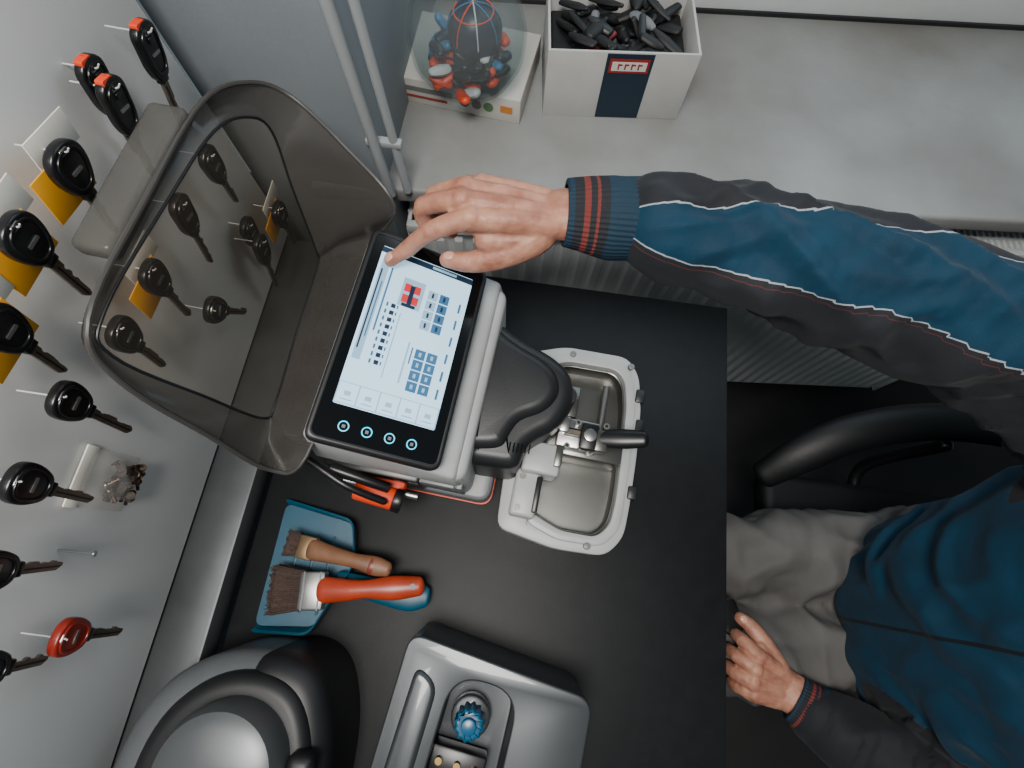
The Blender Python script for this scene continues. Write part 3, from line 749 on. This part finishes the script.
wv=nt.nodes.new("ShaderNodeTexNoise"); wv.inputs["Scale"].default_value=900; nt.links.new(tc.outputs["Object"],wv.inputs["Vector"])
bp=nt.nodes.new("ShaderNodeBump"); bp.inputs["Strength"].default_value=.45; bp.inputs["Distance"].default_value=.001; nt.links.new(wv.outputs["Fac"],bp.inputs["Height"]); nt.links.new(bp.outputs[0],bs.inputs["Normal"])
me.materials.clear(); me.materials.append(jm)
ct1=mat("cuff_teal",(2,38,56),.8,bump=.3); ct2=mat("cuff_navy",(18,20,28),.8,bump=.3); ct3=mat("cuff_red",(104,38,32),.8,bump=.3)
def cuff(name,P0,P1,r0,r1,up=(0,0,1)):
    P0=Vector(P0);P1=Vector(P1); T=(P1-P0).normalized(); w=Vector(up)-T*Vector(up).dot(T); w.normalize(); s_=T.cross(w)
    bands=[0]*2+[1]*3+[2]*2+[1]*2+[2]+[1]*3+[0]*12; n_=len(bands); seg=180
    v=[];f=[];mi=[]
    rows=[(-.0,-.005)]+[(i/n_,0) for i in range(n_+1)]
    for t,dr in rows:
        for k in range(seg):
            a=2*pi*k/seg; r=r0+(r1-r0)*min(1,t*1.6)+dr+.0008*math.cos(45*a)+.0015*math.sin(3*a+t*5)
            v.append(P0+(P1-P0)*t+s_*math.cos(a)*r+w*math.sin(a)*r*.9)
    mb=MB()
    for i in range(len(rows)-1):
        ff=[(i*seg+k,i*seg+(k+1)%seg,(i+1)*seg+(k+1)%seg,(i+1)*seg+k) for k in range(seg)]
        f+=ff; mi+=[bands[max(0,i-1)]]*seg
    mb.v=[Vector(x) for x in v]; mb.f=f; mb.m=mi; mb.build(name,[ct1,ct2,ct3],MAN,ang=80)
cuff("right_cuff",(.019,.353,1.093),(.098,.3615,1.090),.036,.045)
cuff("left_cuff",(.486,-.152,.666),(.530,-.176,.680),.034,.041)
mb=MB()
for y0,y1 in((.055,.09),(-.105,-.07)):
    mb.tube([(.76,y1,.555),(.64,(y0*.4+y1*.6),.565),(.48,y0,.562),(.34,y0,.56),(.27,y0,.53),(.25,y0,.42),(.26,y0,.28),(.28,y0,.11)],[.098,.092,.083,.072,.066,.060,.055,.052],0,seg=32,up=(0,1,0))
mb.tube([(.76,.01,.55),(.76,.01,.66)],[(.17,.13),(.17,.13)],0,seg=32,up=(1,0,0))
tr=mb.build("trousers",[mat("trouser_cloth",(84,82,80),.8,var=.16,scale=12,bump=.3,bscale=700)],MAN); remesh(tr,.0055,5)
me=tr.data; nr=[v.normal.copy() for v in me.vertices]
for v in me.vertices:
    c=v.co; q=Vector((c.x*9+c.y*3,c.y*14,c.z*9)); q2=Vector((c.x*22,c.y*9,c.z*6))
    v.co=c+nr[v.index]*(.017*ridge(q)+.006*ridge(q2)-.011)
mb=MB()
for y0 in(.055,-.105):
    mb.tube([(.31,y0,.045),(.25,y0,.05),(.16,y0,.035),(.08,y0,.03)],[(.040,.045),(.042,.045),(.048,.032),(.036,.024)],0,seg=20)
    mb.tube([(.29,y0,.05),(.285,y0,.12)],[.045,.045],0,seg=20,up=(0,1,0))
mb.build("shoes",[mat("shoe",(25,24,24),.4)],MAN)
HM=Matrix.Translation((.655,.045,1.285))@Matrix.Rotation(math.radians(-22),4,'Y')
mb=MB()
for c,r in[((.01,0,.03),(.098,.077,.095)),((-.02,0,-.045),(.068,.058,.068)),((-.055,0,-.085),(.028,.034,.026)),((-.10,0,-.02),(.014,.012,.022)),((-.107,0,-.032),(.012,.015,.010)),((-.078,.03,.0),(.018,.018,.008)),((-.078,-.03,.0),(.018,.018,.008))]:
    V,F=ell(c,r,HM); mb.add(V,F,0)
for s in(1,-1):
    V,F=ell((.015,s*.078,-.01),(.018,.008,.030),HM); mb.add(V,F,0)
V,F=ell((-.085,0,-.062),(.012,.024,.006),HM); mb.add(V,F,0)
mb.tube([(.70,.048,1.10),(.692,.047,1.18),(.68,.046,1.24)],[.058,.055,.055],0,seg=24,up=(1,0,0))
hd=mb.build("head",[skin],MAN); remesh(hd,.004,4)
mb=MB()
for s in(1,-1):
    V,F=ell((-.080,s*.031,-.010),(.011,.012,.010),HM); mb.add(V,F,0)
    V,F=ell((-.0895,s*.031,-.011),(.003,.005,.005),HM); mb.add(V,F,1)
mb.build("eyes",[whitep,blackgl],MAN)
mb=MB(); V,F=ell((.018,0,.042),(.103,.083,.095),None,32)
keep=[(x.z>.055 or (x.x>.02 and x.z>-.05)) for x in V]
mb.add([HM@x for x in V],[q for q in F if all(keep[i] for i in q)],0)
ha=mb.build("hair",[mat("hair",(50,38,30),.7,bump=.6,bscale=300)],MAN); sm=ha.modifiers.new("t","SOLIDIFY"); sm.thickness=.006
MB().tube([(.635,.045,1.145),(.655,.11,1.155),(.715,.13,1.165),(.77,.10,1.17),(.78,.045,1.17),(.77,-.01,1.17),(.715,-.04,1.165),(.655,-.02,1.155),(.635,.045,1.145)],[(.010,.028)]*9,0,seg=12).build("collar",[ct2],MAN)
# ------------------------------------------------------------------ lights, world, camera
def area(name,loc,target,size,sizey,power,color):
    l=bpy.data.lights.new(name,'AREA'); l.shape='RECTANGLE'; l.size=size; l.size_y=sizey; l.energy=power; l.color=color
    o=bpy.data.objects.new(name,l); o.location=loc; o.rotation_euler=(Vector(target)-Vector(loc)).to_track_quat('-Z','Y').to_euler(); link(o)
area("window_daylight",(.45,1.25,1.75),(0,0,.8),1.6,1.0,12,(.84,.94,1.0))
area("ceiling_lamp",(-.10,-.22,2.4),(-.25,.02,.8),.5,.35,31,(1,.96,.91))
w=bpy.data.worlds.new("world"); bpy.context.scene.world=w; w.use_nodes=True
w.node_tree.nodes["Background"].inputs[0].default_value=(.68,.87,.95,1); w.node_tree.nodes["Background"].inputs[1].default_value=.16
cam=bpy.data.objects.new("camera",bpy.data.cameras.new("camera")); link(cam)
r=Vector((.9901,.1386,.0228)); fw=Vector((-.0223,.3151,-.9488)); fw.normalize(); r=(r-fw*r.dot(fw)).normalized(); upv=r.cross(fw)
cam.matrix_world=Matrix(((r.x,upv.x,-fw.x,0),(r.y,upv.y,-fw.y,0),(r.z,upv.z,-fw.z,1.55),(0,0,0,1)))
cam.data.sensor_width=36; cam.data.lens=500/1024*36; cam.data.clip_start=.01
bpy.context.scene.camera=cam
